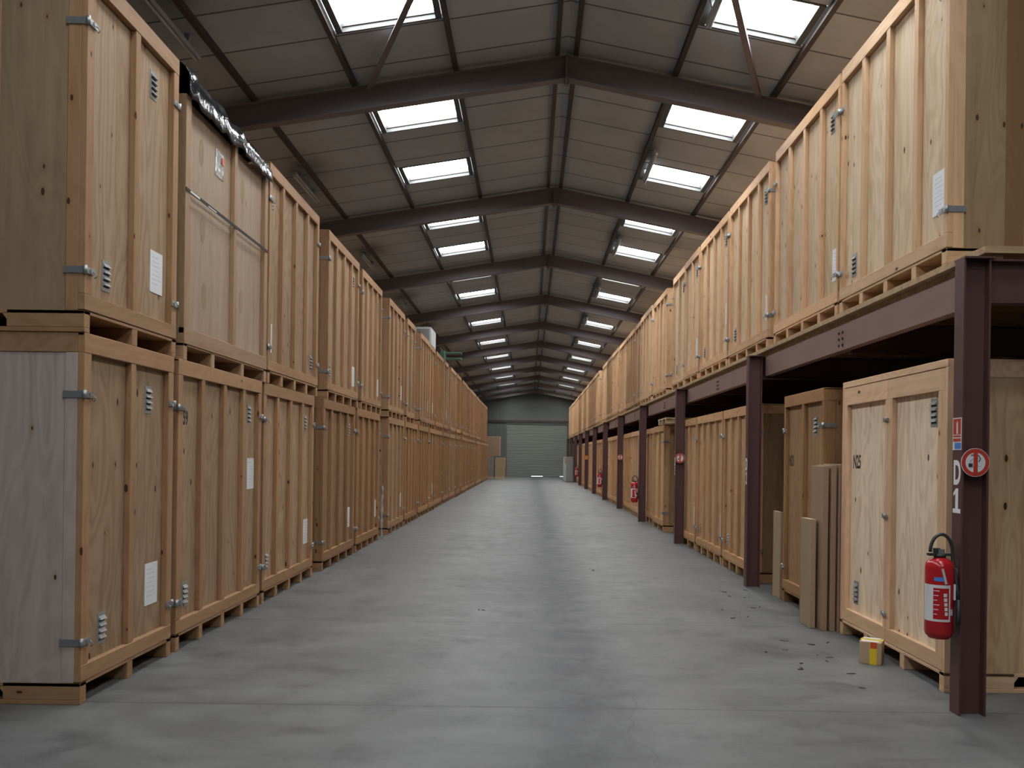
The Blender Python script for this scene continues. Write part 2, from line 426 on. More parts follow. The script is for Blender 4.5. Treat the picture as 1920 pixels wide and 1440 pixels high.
# steel frames: each pitched rafter pair is one rigid piece
def rafter_mesh():
    b = MB(); dz = .30
    def seg(pts, y0, y1):
        b.prism(pts, Matrix(((1, 0, 0, 0), (0, 0, -1, y1), (0, 1, 0, 0), (0, 0, 0, 1))), y1-y0, M_RAFTER)
    xs = [XL+.02, XRIDGE, XR-.02]
    zt = [slope_z(x) for x in xs]
    def band(t0, t1, w):
        for i in (0, 1):
            seg([(xs[i], zt[i]+t0), (xs[i+1], zt[i+1]+t0), (xs[i+1], zt[i+1]+t1), (xs[i], zt[i]+t1)], -w, w)
    band(-.014, 0, .075); band(-dz, -dz+.014, .075); band(-dz+.014, -.014, .005)
    # end plates at the ridge and a small eye under it
    b.box(XRIDGE-.014, XRIDGE+.014, -.075, .075, ZRIDGE-dz-.05, ZRIDGE-.02, M_RAFTER)
    b.box(XRIDGE-.03, XRIDGE+.03, -.02, .02, ZRIDGE-dz-.06, ZRIDGE-dz, M_RAFTER)
    return b.mesh('roof_rafter')
rm = rafter_mesh(); ci = 0
for k in range(-1, NF):
    o = obj('roof_rafter', rm, None, (0, F0+S*k, 0)); o['kind'] = 'structure'
    if k >= 1:
        tag(o, 'dark brown pitched steel roof beam, %s seen from the near end' % ORD[k], 'roof beam', 'roof beams')
for k in range(-1, NF):    # wall stanchions carrying the rafters
    for x in (XL+.12, XR-.12):
        o = MB().box(-.1, .1, -.08, -.066, 0, slope_z(x)-.3, M_RAFTER).box(-.1, .1, .066, .08, 0, slope_z(x)-.3, M_RAFTER).box(-.005, .005, -.066, .066, 0, slope_z(x)-.3, M_RAFTER).build('wall_column', None, (x, F0+S*k, 0))
        o['kind'] = 'structure'
# wind-brace angles in the first bay
for lab, p0, p1 in (('dark angle brace crossing the nearest rooflight above the stacked crates', (0.05, F0+.1, 6.67), (-2.13, F0+S-.09, 6.31)),
                    ('dark angle brace crossing the nearest rooflight above the platform side', (0.85, F0+.1, 6.62), (2.87, F0+S-.09, 6.24))):
    p0, p1 = Vector(p0), Vector(p1); dd = p1-p0
    q = dd.to_track_quat('Z', 'Y').to_matrix().to_4x4(); q.translation = p0
    o = MB().box(-.035, .035, -.004, .004, 0, dd.length, M_RAFTER, q).box(-.035, -.027, -.004, .05, 0, dd.length, M_RAFTER, q).build('brace')
    o.name = 'roof_brace'
    tag(o, lab, 'brace', 'roof braces')

# fluorescent battens (unlit)
def batten(x, z, y0, slope):
    t = thing('batten_light', None, 'lamp', (x, y0, z))
    a = math.atan(slope); R = Matrix.Rotation(-a, 4, 'Y')
    bevel(MB().box(-.035, .035, 0, 1.55, 0, .05, M_BATTEN, R).build('lamp_housing', t))
    MB().tube([R @ Vector((0, .03, -.018)), R @ Vector((0, 1.52, -.018))], .015, M_TUBE).build('lamp_tube', t)
    MB().box(-.03, .03, .3, .34, .05, .13, M_BATTEN, R).box(-.03, .03, 1.2, 1.24, .05, .13, M_BATTEN, R).build('bracket', t)
    return t
for k in range(0, 9):
    t = batten(-3.80, slope_z(-3.80)-.065, F0+S*k+2.55, -SLL)
    tag(t, 'unlit grey lamp batten above the directly stacked crates, %s from the near end' % ORD[k+1], None, 'lamp battens')
for k in range(0, 9):
    t = batten(1.93, slope_z(1.93)-.065, F0+S*k+2.45, SLR)
    tag(t, 'unlit grey lamp batten beside the platform-side rooflights, %s from the near end' % ORD[k+1], None, 'lamp battens')

# ------------------------------------------------------------------ crates (local: front at x=0 facing +x, near end at y=0)
D = 1.62
PROTO = {}
def end_stringer(b, y0, y1, m):
    b.box(-.50, 0, y0, y1, .03, .14, m); b.box(-1.12, -.78, y0, y1, .03, .14, m); b.box(-D, -1.40, y0, y1, .03, .14, m)
    b.box(-D, 0, y0, y1, 0, .03, m); b.box(-D, 0, y0, y1, .115, .14, m)
    for xs, sg in ((-.50, -1), (-.78, 1), (-1.12, -1), (-1.40, 1)):
        b.prism([(xs, .115), (xs+sg*.03, .115), (xs, .075)], Matrix(((1, 0, 0, 0), (0, 0, -1, y1), (0, 1, 0, 0), (0, 0, 0, 1))), y1-y0, m)

def proto(L, H, ribs, style='ribbed', pw=.095):
    key = (L, H, ribs, style, pw)
    if key in PROTO: return PROTO[key]
    P = {}; t = T['honey']; fx = .044
    pan, pos, rai, cro = t['panel'], t['post'], t['rail'], t['cross']
    b = MB(); b.box(-D+.01, -fx, .006, L-.006, .14, H-.02, pan)
    P['plywood_body'] = b.mesh('plywood_body')
    b = MB()
    # end boards: upright at the front corner, head board, one farther batten
    for y0, y1 in ((0.0, .02), (L-.02, L)):
        b.box(-.125, -fx, y0, y1, .14, H-.13, pos); b.box(-D, -fx, y0-.001 if y0 == 0 else y0, y1, H-.13, H, rai)
        b.box(-.70, -.56, y0, y1, .14, H-.13, pos); b.box(-D, -D+.1, y0, y1, .14, H-.13, pos)
    b.box(-D, -fx, 0, L, H-.02, H-.004, cro)
    P['end_boards'] = b.mesh('end_boards')
    b = MB()
    if style == 'door':
        # two hinged leaves within a thin rim
        b.box(-fx, 0, 0, L, H-.055, H, rai); b.box(-fx, 0, 0, .035, .14, H-.055, pos); b.box(-fx, 0, L-.035, L, .14, H-.055, pos); b.box(-fx, 0, .035, L-.035, .115, .14, rai)
    elif style == 'flat':
        b.box(-fx, 0, 0, .11, .22, H, pos); b.box(-fx, 0, L-.10, L, .22, H, pos); b.box(-fx, 0, L*.53, L*.53+.07, .24, H, pos)
        b.box(-fx, .006, 0, L, .135, .27, rai)
    else:
        P['corner_post'] = MB().box(-fx, 0, 0, pw, .25, H-.13, pos).mesh('corner_post')
        P['corner_post '] = MB().box(-fx, 0, L-pw, L, .25, H-.13, pos).mesh('corner_post')
        for i in range(ribs):
            yc = L*(i+1)/(ribs+1)
            P['batten' + ' '*i] = MB().box(-fx, -.001, yc-.038, yc+.038, .25, H-.13, pos).mesh('batten')
    if style != 'ribbed': P['front_frame'] = b.mesh('front_frame')
    else: b.bm.free()
    if style == 'ribbed':
        P['head_rail'] = MB().box(-fx, .002, 0, L, H-.13, H-.002, rai).box(-fx, -.004, 0, L, H-.02, H, rai).mesh('head_rail')
        P['sill_rail'] = MB().box(-fx, .002, 0, L, .145, .25, rai).box(-fx, -.002, 0, L, .118, .14, rai).mesh('sill_rail')
    b = MB(); end_stringer(b, 0, .075, cro); end_stringer(b, L-.075, L, cro)
    ys = [L*(i+1)/(max(ribs, 1)+1) for i in range(max(ribs, 1))]
    if style in ('door', 'flat'): ys = [L*.3, L*.66]
    for yc in ys: b.box(-D, -.002, yc-.04, yc+.04, 0, .118, cro)
    b.box(-D, -.004, .075, L-.075, .1181, .1399, rai)
    P['pallet_base'] = b.mesh('pallet_base')
    PROTO[key] = P
    return P

def latch_mesh():
    """strap on the end face at y<0 side turning onto the front at x>0"""
    b = MB()
    b.box(-.135, -.002, -.006, 0, -.022, .022, M_ZINC)
    b.lathe([(.014, -.028), (.014, .028)], Matrix.Translation((.004, -.003, 0)), M_ZINC, 10)
    b.box(.002, .012, .005, .11, -.02, .02, M_ZINC)
    b.box(.012, .02, .045, .06, -.012, .012, M_ZINC)
    b.tube([(.012, .085, .0), (.03, .085, -.012), (.034, .088, -.03), (.02, .09, -.04)], .004, M_ZINC, 6)
    return b.mesh('latch')
def mirrored(me):
    m2 = me.copy(); 
    for v in m2.vertices: v.co.y = -v.co.y
    m2.flip_normals(); return m2
LATCH = latch_mesh(); LATCHF = mirrored(LATCH)
def front_latch():
    b = MB(); b.box(.0, .006, -.075, .0, -.018, .018, M_ZINC); b.box(.006, .016, -.05, .04, -.013, .013, M_ZINC)
    b.lathe([(.012, -.02), (.012, .02)], Matrix.Translation((.01, 0, 0)), M_ZINC, 10); return b.mesh('latch')
FLATCH = front_latch()
def vent_mesh():
    b = MB(); b.box(0, .004, -.055, .055, -.105, .105, M_VENT)
    for i in range(4):
        z = -.075+.042*i
        b.box(.004, .0055, -.042, .042, z-.004, z+.007, M_SLIT)
        b.prism([(.004, z+.007), (.022, z+.007), (.004, z+.032)], Matrix(((1, 0, 0, 0), (0, 0, 1, -.043), (0, 1, 0, 0), (0, 0, 0, 1))), .086, M_VENT)
    return b.mesh('vent')
VENT = vent_mesh()
def pouch_mesh():
    b = MB(); b.box(0, .004, -.11, .11, -.16, .16, M_PAPER)
    for i in range(7): b.box(.004, .0046, -.08, .05 + .03*((i*37) % 3-1)*.6, .11-.034*i, .116-.034*i, M_GREYINK)
    return b.mesh('document_pouch')
POUCH = pouch_mesh()

def setm(o, tn, rep):
    for s in o.material_slots:
        k = s.material
        n = rep.get(k.name)
        if n is not None: s.link = 'OBJECT'; s.material = n

def crate(x, y, z, side, L, ribs, tn, label, group, style='ribbed', H=2.4, detail=2, vents=(True, True), pouch=None, latches=True, endmat=None, pw=.095, cornermat=None):
    P = proto(L, H, ribs, style, pw)
    r = thing('storage_crate', label, 'storage crate', (x, y if side == 'L' else y+L, z), 0 if side == 'L' else PI, group)
    h = T['honey']; t = T[tn]
    rep = {h[k].name: t[k] for k in t}
    for nm, me in P.items():
        o = obj(nm.strip(), me, r)
        rp = dict(rep)
        if endmat and nm == 'plywood_body':
            rp = {}
            o.data = me = me.copy(); o.data.materials.append(M_SLIT)
            for p in me.polygons:
                if abs(p.normal.y) > .9: p.material_index = 1
            o.material_slots[1].link = 'OBJECT'; o.material_slots[1].material = endmat
            o.material_slots[0].link = 'OBJECT'; o.material_slots[0].material = t['panel']
        else:
            setm(o, tn, rp)
        if cornermat and nm == 'end_boards':
            for sl in o.material_slots:
                if sl.material == t['post']: sl.material = cornermat
        if detail == 2 and nm != 'plywood_body': bevel(o, .003)
    if style == 'door':
        fx = .044; leaves = []
        for i, (a, e) in enumerate(((.037, L/2-.002), (L/2+.002, L-.037))):
            H1 = H-.06
            b = MB()
            b.box(-fx, -.002, a, e, H1-.16, H1, t['rail']); b.box(-fx, -.002, a, e, .145, .26, t['rail'])
            w = .09
            b.box(-fx, -.002, a, a+(w if i else .085), .26, H1-.16, t['post']); b.box(-fx, -.002, e-(.11 if i else .05), e, .26, H1-.16, t['post'])
            leaves.append(bevel(b.build('door_leaf', r), .003))
    zl, zh = .40, H-.40
    if latches and detail >= 1:
        if style == 'door':
            for z0 in (.37, 1.18, 1.98):
                obj('latch', FLATCH, r, (.0, L/2, z0))
        else:
            for z0 in (zl, zh):
                obj('latch', LATCH, r, (0, -.0005, z0)); obj('latch', LATCHF, r, (0, L+.0005, z0+.02))
    if detail >= 1:
        hw = L/(2*(ribs+1)) if style == 'ribbed' else L*.12
        vp = (leaves[1], leaves[0]) if style == 'door' else (r, r)
        if vents[0]: obj('vent', VENT, vp[0], (-.044, L-hw-.02 if style == 'ribbed' else (L*.86 if style == 'door' else L-hw), H-.37))
        if vents[1]: obj('vent', VENT, vp[1], (-.044, hw if style == 'ribbed' else (L*.14 if style == 'door' else hw), .43))
        if pouch: obj('document_pouch', POUCH, r, (-.044, pouch[0]*L, pouch[1]))
    if style == 'door': r_leaf[r.name] = leaves[0]
    return r

r_leaf = {}
rnd = random.Random(3)
def row(side, x, z, items, tones, where, group, cnt0=0, H=2.4):
    out = []
    for i, it in enumerate(items):
        y, kind = it[0], it[1]
        ex = it[2] if len(it) > 2 else {}
        L, ribs = (2.2, 3) if kind == 'w' else (1.42, 1)
        if 'L' in ex: L = ex['L']
        tn = ex.get('tone') or rnd.choice(tones)
        jx = ex.get('jx', rnd.uniform(-.025, .012))
        words = {'pale': 'pale', 'cream': 'creamy pale', 'honey': 'honey-coloured', 'orange': 'orange-brown', 'pink': 'pinkish', 'aged': 'aged brown', 'tan': 'tan'}[tn]
        size = 'wide' if kind == 'w' else 'narrow'
        lab = ex.get('label') or '%s %s crate %s, %s from near end' % (words, size, where, ORD[i+1+cnt0])
        det = 2 if y < 17 else (1 if y < 44 else 0)
        pouch = ex.get('pouch', ((1-.10 if kind == 'w' else .80, .62) if rnd.random() < .6 else None))
        q = (crate(x + (jx if side == 'L' else -jx), y, z, side, L, ribs, tn, lab, group, ex.get('style', 'ribbed'), ex.get('H', H), det,
                         ex.get('vents', (rnd.random() < .8, rnd.random() < .8)), pouch, ex.get('latches', True), ex.get('end'), .05 if side == 'R' else .095, ex.get('corner')))
        if ex.get('turned'):
            obj('vent', VENT, q, (-.044, .20, 2.02)); obj('vent', VENT, q, (-.044, L-.22, .43))
        out.append(q)
    return out

XLF, XRF, XRL = -2.874, 2.98, 2.955
low = [(5.66, 'n', dict(tone='honey', jx=0, pouch=(.80, .62), vents=(True, True), end=M_GREYPLY, corner=M_GREYPLY, label='honey-coloured narrow crate with grey end panel, nearest of the bottom layer')),
       (7.18, 'w', dict(tone='honey', jx=0, pouch=(.90, 1.42), vents=(True, True), L=2.22)),
       (9.52, 'w', dict(tone='honey', jx=-.01, pouch=(.90, .62), vents=(True, True))),
       (12.22, 'w', dict(tone='aged', jx=0, pouch=(.88, .62), vents=(True, False))),
       (14.58, 'w', dict(tone='orange', jx=0, pouch=(.95, .62), vents=(False, False))),
       (17.80, 'w'), (20.2, 'w', dict(tone='orange')), (22.65, 'w'), (25.0, 'n'), (26.65, 'w'), (29.2, 'w', dict(tone='aged')), (31.55, 'w'), (33.9, 'w'),
       (36.9, 'w'), (39.2, 'w', dict(tone='orange')), (41.5, 'w'), (43.8, 'w'), (46.8, 'w', dict(tone='orange')), (49.1, 'w'), (51.4, 'w'), (53.7, 'w'), (56.0, 'w', dict(tone='aged')), (58.3, 'w')]
lls = row('L', XLF, 0, low, ('aged', 'orange', 'honey'), "in two-high stack's floor layer", 'crates in the floor layer of the two-high stack')
up = [(5.65, 'n', dict(tone='honey', jx=0, pouch=(.80, .62), vents=(True, True), end=M_DULLPLY, L=1.46, label='honey-coloured narrow crate stacked on the grey-ended crate, nearest of the top layer')),
      (7.27, 'w', dict(tone='pink', style='flat', H=2.2, jx=0, latches=False, vents=(False, False), pouch=None, L=2.27, label='plain pinkish crate strapped with black tape under black plastic')),
      (9.60, 'w', dict(tone='honey', jx=0, pouch=(.07, .52), vents=(False, False), turned=True, L=2.24, H=2.42)),
      (12.42, 'w', dict(tone='honey', jx=0, pouch=(.90, .5))),
      (15.0, 'w', dict(tone='honey', jx=-.02, L=2.0, pouch=(.93, .5))),
      (17.75, 'w', dict(tone='honey')), (20.35, 'n', dict(tone='honey')), (22.75, 'w'), (25.1, 'n'), (26.8, 'w'), (29.3, 'n'), (31.6, 'w'), (33.95, 'w', dict(tone='orange')),
      (37.0, 'w', dict(tone='orange')), (39.3, 'w'), (41.6, 'w'), (43.9, 'w'), (46.9, 'w'), (49.2, 'w', dict(tone='orange')), (51.5, 'w'), (53.8, 'w'), (56.1, 'w')]
uls = row('L', XLF, 2.4, up, ('honey', 'honey', 'orange', 'aged'), "in two-high stack's top layer", 'crates in the top layer of the two-high stack')

ZD = 3.04
pf = [(6.34, 'w', dict(tone='cream', jx=0, pouch=(.095, .60), vents=(False, True), end=M_PLANKEND, label='cream wide ribbed crate with brown boarded end, nearest on the steel platform')),
      (8.60, 'w', dict(tone='pale', jx=0, pouch=(.07, .55), vents=(True, False), L=2.24)),
      (11.12, 'w', dict(tone='pale', jx=0, pouch=(.07, .55), vents=(True, True))),
      (13.43, 'w', dict(tone='pale', jx=0, pouch=(.08, .85), vents=(True, True), L=2.16)),
      (15.70, 'n', dict(tone='pale')), (17.22, 'n', dict(tone='cream')), (19.5, 'w', dict(tone='pale')), (21.75, 'w'), (24.05, 'n'), (25.6, 'w'), (27.85, 'w'), (30.1, 'w'),
      (32.35, 'w'), (34.6, 'w')] + [(38.4, 'w'), (40.65, 'w')] + [(43.05+2.3*i, 'w') for i in range(11)]
# mirror the pouch position for the platform side (the copy is turned round)
for it in pf:
    if len(it) > 2 and it[2].get('pouch'): it[2]['pouch'] = (1-it[2]['pouch'][0], it[2]['pouch'][1])
prs = row('R', XRF, ZD, pf, ('pale', 'pale', 'cream', 'honey'), 'on the steel platform', 'crates on the steel platform', H=2.38)

cA = crate(2.955, 6.24, 0, 'R', 2.1, 1, 'light', 'pale two-door crate behind the column painted D1', 'crates under the steel platform', 'door', 2.37, 2, endmat=T['tan']['panel'])
ux = [(8.88, 'n', dict(tone='orange', L=1.37, jx=0, pouch=None, vents=(True, False), label='orange narrow crate beside the upright brown cardboard sheets', H=2.37)),
      (11.62, 'w', dict(tone='tan', jx=0, L=1.84, pouch=(.88, .6), vents=(True, True), end=T['aged']['panel'])),
      (13.56, 'w', dict(tone='tan', jx=0, L=2.06, pouch=(.93, .6), vents=(False, True))),
      (15.72, 'n', dict(tone='tan', jx=0, L=1.4, pouch=(.85, .6), vents=(False, False))),
      (19.45, 'n', dict(tone='tan', jx=0, L=1.6, pouch=None, vents=(False, False), end=T['orange']['panel'], label='tan narrow crate under the platform carrying an upturned pallet')),
      (21.1, 'w', dict(tone='tan', jx=-.06)), (23.45, 'w'), (25.75, 'w'), (29.35, 'w', dict(tone='tan')), (31.7, 'w', dict(tone='pale')), (36.1, 'w', dict(tone='tan')), (38.45, 'w', dict(tone='tan')),
      (42.0, 'w'), (44.4, 'w'), (47.5, 'w'), (50.0, 'w'), (53.0, 'w')]
urs = row('R', XRL, 0, ux, ('tan', 'pale', 'tan'), 'under the steel platform', 'crates under the steel platform', cnt0=1, H=2.37)

# stencil numbers on two crates
for par, txt, loc in ((cA, 'N25', (-.0435, .27, 1.62)), (urs[0], 'N21', (-.0435, .17, 1.62)), (lls[1], '59', (-.0435, .26, 1.92))):
    me = text_mesh(txt, .17, .001, M_INK, 'stencil', .004, .62)
    o = obj('stencil_number', me, r_leaf.get(par.name, par), loc, (PI/2, 0, PI/2)); o['label'] = 'black stencilled number'

# U2 extras: strap tape, sticker
u2 = uls[1]
MB().box(.001, .006, 0, .06, 1.40, 1.43, M_INK).box(.001, .006, .06, 2.27, 1.40, 1.428, M_INK).box(.0061, .0065, .09, .3, 1.408, 1.424, M_SIGNWHITE).box(.0061, .0065, .5, .7, 1.404, 1.412, M_SIGNWHITE).build('strap', u2)
MB().box(-.043, -.040, .78, 1.0, 1.78, 2.02, M_CLEARFILM).box(-.034, -.032, .93, .99, 1.92, 1.98, M_TAPERED).build('sticker', u2)
for yy, zz in ((.45, 1.86), (.55, .62), (1.55, .75), (.5, 1.2), (1.55, 1.85)):   # oval plywood patches
    pts = [(.055*math.cos(2*PI*i/18), .12*math.sin(2*PI*i/18)) for i in range(18)]
    MB().prism(pts, Matrix(((0, 0, 1, -.0438), (1, 0, 0, yy), (0, 1, 0, zz), (0, 0, 0, 1))), .0012, M_DULLPLY).build('plywood_patch', u2)

# crumpled black plastic lying on U2
def film():
    bm = bmesh.new(); nu, nv = 40, 12
    prof = [(-.9, .02), (-.62, .12), (-.40, .22), (-.24, .29), (-.10, .29), (-.02, .24), (.025, .14), (.03, .04), (.028, -.05)]
    g = []
    for i in range(nu+1):
        y = -.03+2.33*i/nu; r = []
        for j in range(nv+1):
            s = j/nv*(len(prof)-1); a = int(min(s, len(prof)-2)); f = s-a
            x = prof[a][0]*(1-f)+prof[a+1][0]*f; z = prof[a][1]*(1-f)+prof[a+1][1]*f
            k = mnoise.noise(Vector((y*4.2, x*7, 3.1)))*.05 + mnoise.noise(Vector((y*11, x*13, 8.7)))*.025
            sc = 1.0 - .35*(y/2.3)
            r.append(bm.verts.new((x + (k*.5 if x < -.03 else abs(k)*.4), y, max(z*sc + k*1.2, .006 if x < .004 else -.09))))
        g.append(r)
    for i in range(nu):
        for j in range(nv):
            f = bm.faces.new((g[i][j], g[i+1][j], g[i+1][j+1], g[i][j+1])); f.smooth = True
    me = bpy.data.meshes.new('plastic_sheet'); bm.to_mesh(me); bm.free(); me.materials.append(M_FILM)
    o = obj('plastic_sheet', me, None, (XLF, 7.27, 4.602))
    md = o.modifiers.new('t', 'SOLIDIFY'); md.thickness = .004
    return tag(o, 'crumpled shiny black plastic lying along the top of the pinkish crate', 'plastic sheet')
film()

# ------------------------------------------------------------------ platform steel
CX = 2.78
def column_mesh():
    b = MB()
    b.box(0, .013, -.062, .062, 0, 2.95, M_MAROON); b.box(.162, .175, -.062, .062, 0, 2.95, M_MAROON); b.box(.013, .162, -.004, .004, 0, 2.95, M_MAROON)
    return b.mesh('column_shaft')
CM = column_mesh()
CC = MB().box(-.0, .19, -.075, .075, 2.95, 2.962, M_MAROON).mesh('cap_plate')
clab = {0: 'nearest maroon platform column, painted D1 and carrying an extinguisher', 1: 'maroon platform column painted D2, second from the near end',
        2: 'maroon platform column painted D3, third from the near end'}
for k in range(NF):
    c = thing('steel_column', clab.get(k, 'maroon platform column, %s from the near end' % ORD[k+1]), 'column', (CX, F0+S*k-.062, 0), 0, 'platform columns')
    obj('column_shaft', CM, c); obj('cap_plate', CC, c)
WX = 2.995
for k in range(0, NF-1):
    y0 = F0+S*k-.062+.054; y1 = F0+S*(k+1)-.062-.054
    t = thing('platform_beam', 'maroon edge beam under the platform, %s bay from the near end' % ORD[k+1], 'beam', (WX, y0, 0), 0, 'platform edge beams')
    L = y1-y0
    b = MB().box(0, .008, 0, L, 2.70, 2.95, M_BEAM).box(.008, .09, 0, L, 2.70, 2.713, M_BEAM).box(.008, .09, 0, L, 2.937, 2.95, M_BEAM)
    b.build('beam_web', t)
    for yy in (L/2-.05, L/2+.05):
        for zz in (2.75, 2.81, 2.87):
            M = Matrix.Translation((0, yy, zz)) @ Matrix.Rotation(-PI/2, 4, 'Y')
            MB().lathe([(.013, 0), (.013, .012)], M, M_PURLIN, 6, False).build('bolt', t)
# cross beams to the right of each column and mid-bay
for k in range(0, NF):
    for yy, cross in ((F0+S*k-.062, 'at a column'), (F0+S*k+S/2-.06, 'between columns')):
        if k == NF-1 and cross == 'between columns': continue
        x0 = CX+.176 if cross == 'at a column' else WX+.091
        b = MB().box(x0, XR-.3, yy-.05, yy+.05, 2.938, 2.95, M_MAROON).box(x0, XR-.3, yy-.05, yy+.05, 2.668, 2.68, M_MAROON).box(x0, XR-.3, yy-.004, yy+.004, 2.68, 2.938, M_MAROON)
        tag(b.build('platform_cross_beam'), 'dark maroon cross beam under the platform %s, bay %s from the near end' % (cross, ORD[k+1]), 'beam', 'platform cross beams')
y_end = F0+S*(NF-1)+.4
dk = thing('platform_deck', 'long timber deck on the maroon steel platform', 'platform deck', (0, 0, 0))
MB().box(2.93, XR-.25, 5.70, y_end, 2.995, ZD, M_DECK).build('deck_boards', dk)
for i in range(4):
    MB().box(2.86+1.3*i+.5, 2.86+1.3*i+.58, 5.75, y_end-.05, 2.951, 2.994, M_DECK).build('bearer', dk)
MB().box(3.0, 3.07, 5.74, y_end-.02, 2.951, 2.994, M_DECK).build('bearer', dk)

# ------------------------------------------------------------------ signs and lettering on the columns
def figure_one():
    b = MB()
    b.prism([(-.05, -.08), (.05, -.08), (.05, -.052), (.018, -.052), (.018, .08), (-.012, .08), (-.045, .05), (-.045, .03), (-.018, .045), (-.018, -.052), (-.05, -.052)], Matrix.Translation((0, 0, -.0008)), .0016, M_WHITEPAINT)
    return b.mesh('painted_character')
def stencil(ch, k, z, lab):
    me = figure_one() if ch == '1' else text_mesh(ch, .215, .0008, M_WHITEPAINT, 'painted_character', .007, .62)
    o = obj('painted_character', me, None, (CX, F0+S*k-.062, z), (PI/2, 0, -PI/2))
    return tag(o, lab, 'lettering')
for k, dig, near in ((0, '1', 'nearest column above the extinguisher'), (1, '2', 'second platform column'), (2, '3', 'third platform column')):
    stencil('D', k, 1.56, 'white painted letter D on the ' + near)
    stencil(dig, k, 1.385, 'white painted figure %s on the %s' % (dig, near))

def fire_sign():
    t = thing('fire_sign', 'small red white and blue extinguisher sign above the letter D', 'sign', (CX-.001, F0-.062, 1.82))
    M = Matrix(((0, 0, -1, 0), (-1, 0, 0, 0), (0, 1, 0, 0), (0, 0, 0, 1)))   # plate x -> -y, y -> z, out -> -x
    b = MB()
    def r(x0, x1, y0, y1, d0, d1, m): b.box(x0, x1, y0, y1, d0, d1, m, M)
    r(-.058, .058, -.105, .105, 0, .002, M_SIGNWHITE)
    r(-.05, .05, -.005, .098, .002, .0026, M_SIGNRED)
    r(-.008, .012, .0, .07, .0026, .003, M_SIGNWHITE); r(-.002, .006, .07, .082, .0026, .003, M_SIGNWHITE)
    r(-.05, .05, -.022, -.010, .002, .0026, M_SIGNRED); r(-.05, .05, -.05, -.03, .002, .0026, M_SIGNRED)
    r(-.03, .055, -.098, -.058, .002, .0026, M_SIGNBLUE)
    b.build('sign_plate', t)
fire_sign()

def ring_pts(r, n=40): return [(r*math.cos(2*PI*i/n), r*math.sin(2*PI*i/n)) for i in range(n)]
def smoke_sign(k, lab):
    yf = F0+S*k-.062-.064
    t = thing('no_smoking_sign', lab, 'sign', (CX+.085-.0, yf, 1.635), 0, 'no smoking discs')
    M = Matrix(((1, 0, 0, 0), (0, 0, -1, 0), (0, 1, 0, 0), (0, 0, 0, 1)))
    b = MB(); b.prism(ring_pts(.092), M, .003, M_SIGNWHITE)
    n = 40; k2 = b.mi(M_SIGNRED)
    ro, ri = [], []
    for i in range(n):
        a = 2*PI*i/n
        ro.append(b.bm.verts.new(M @ Vector((.089*math.cos(a), .089*math.sin(a), .0036)))); ri.append(b.bm.verts.new(M @ Vector((.064*math.cos(a), .064*math.sin(a), .0036))))
    for i in range(n):
        b.bm.faces.new((ro[i], ro[(i+1) % n], ri[(i+1) % n], ri[i])).material_index = k2
    # cigarette stub and smoke curls (the disc hangs turned, its bar upright)
    b.box(-.045, -.02, -.0065, -.0035, -.028, -.006, M_INK)
    cm = M_GREYINK
    b.tube([M @ Vector(p) for p in ((-.035, .0, .0037), (-.03, .02, .0037), (-.02, .028, .0037), (-.012, .018, .0037))], .003, cm, 6)
    b.tube([M @ Vector(p) for p in ((-.03, .045, .0037), (-.01, .05, .0037), (.02, .045, .0037), (.032, .025, .0037), (.022, .005, .0037))], .003, M_INK, 6)
    b.tube([M @ Vector(p) for p in ((.015, -.02, .0037), (.03, -.022, .0037), (.04, -.012, .0037))], .002, cm, 6)
    b.box(-.013, .013, -.0072, -.0038, -.068, .068, M_SIGNRED)
    b.build('sign_disc', t)
    MB().box(-.06, .06, .0005, .058, -.012, .012, M_MAROON).build('sign_bracket', t)
smoke_sign(0, 'round red and white no smoking disc on the nearest column')
smoke_sign(2, 'round red and white no smoking disc on the column painted D3')
smoke_sign(4, 'round red and white no smoking disc on the fifth column')
tag(MB().box(-.05, .16, -.004, 0, -.1, .1, M_ORANGE).build('orange_plate', None, (CX+.0, F0+S*7-.062-.066, 1.60)), 'small orange plate on a far maroon column', 'plate')

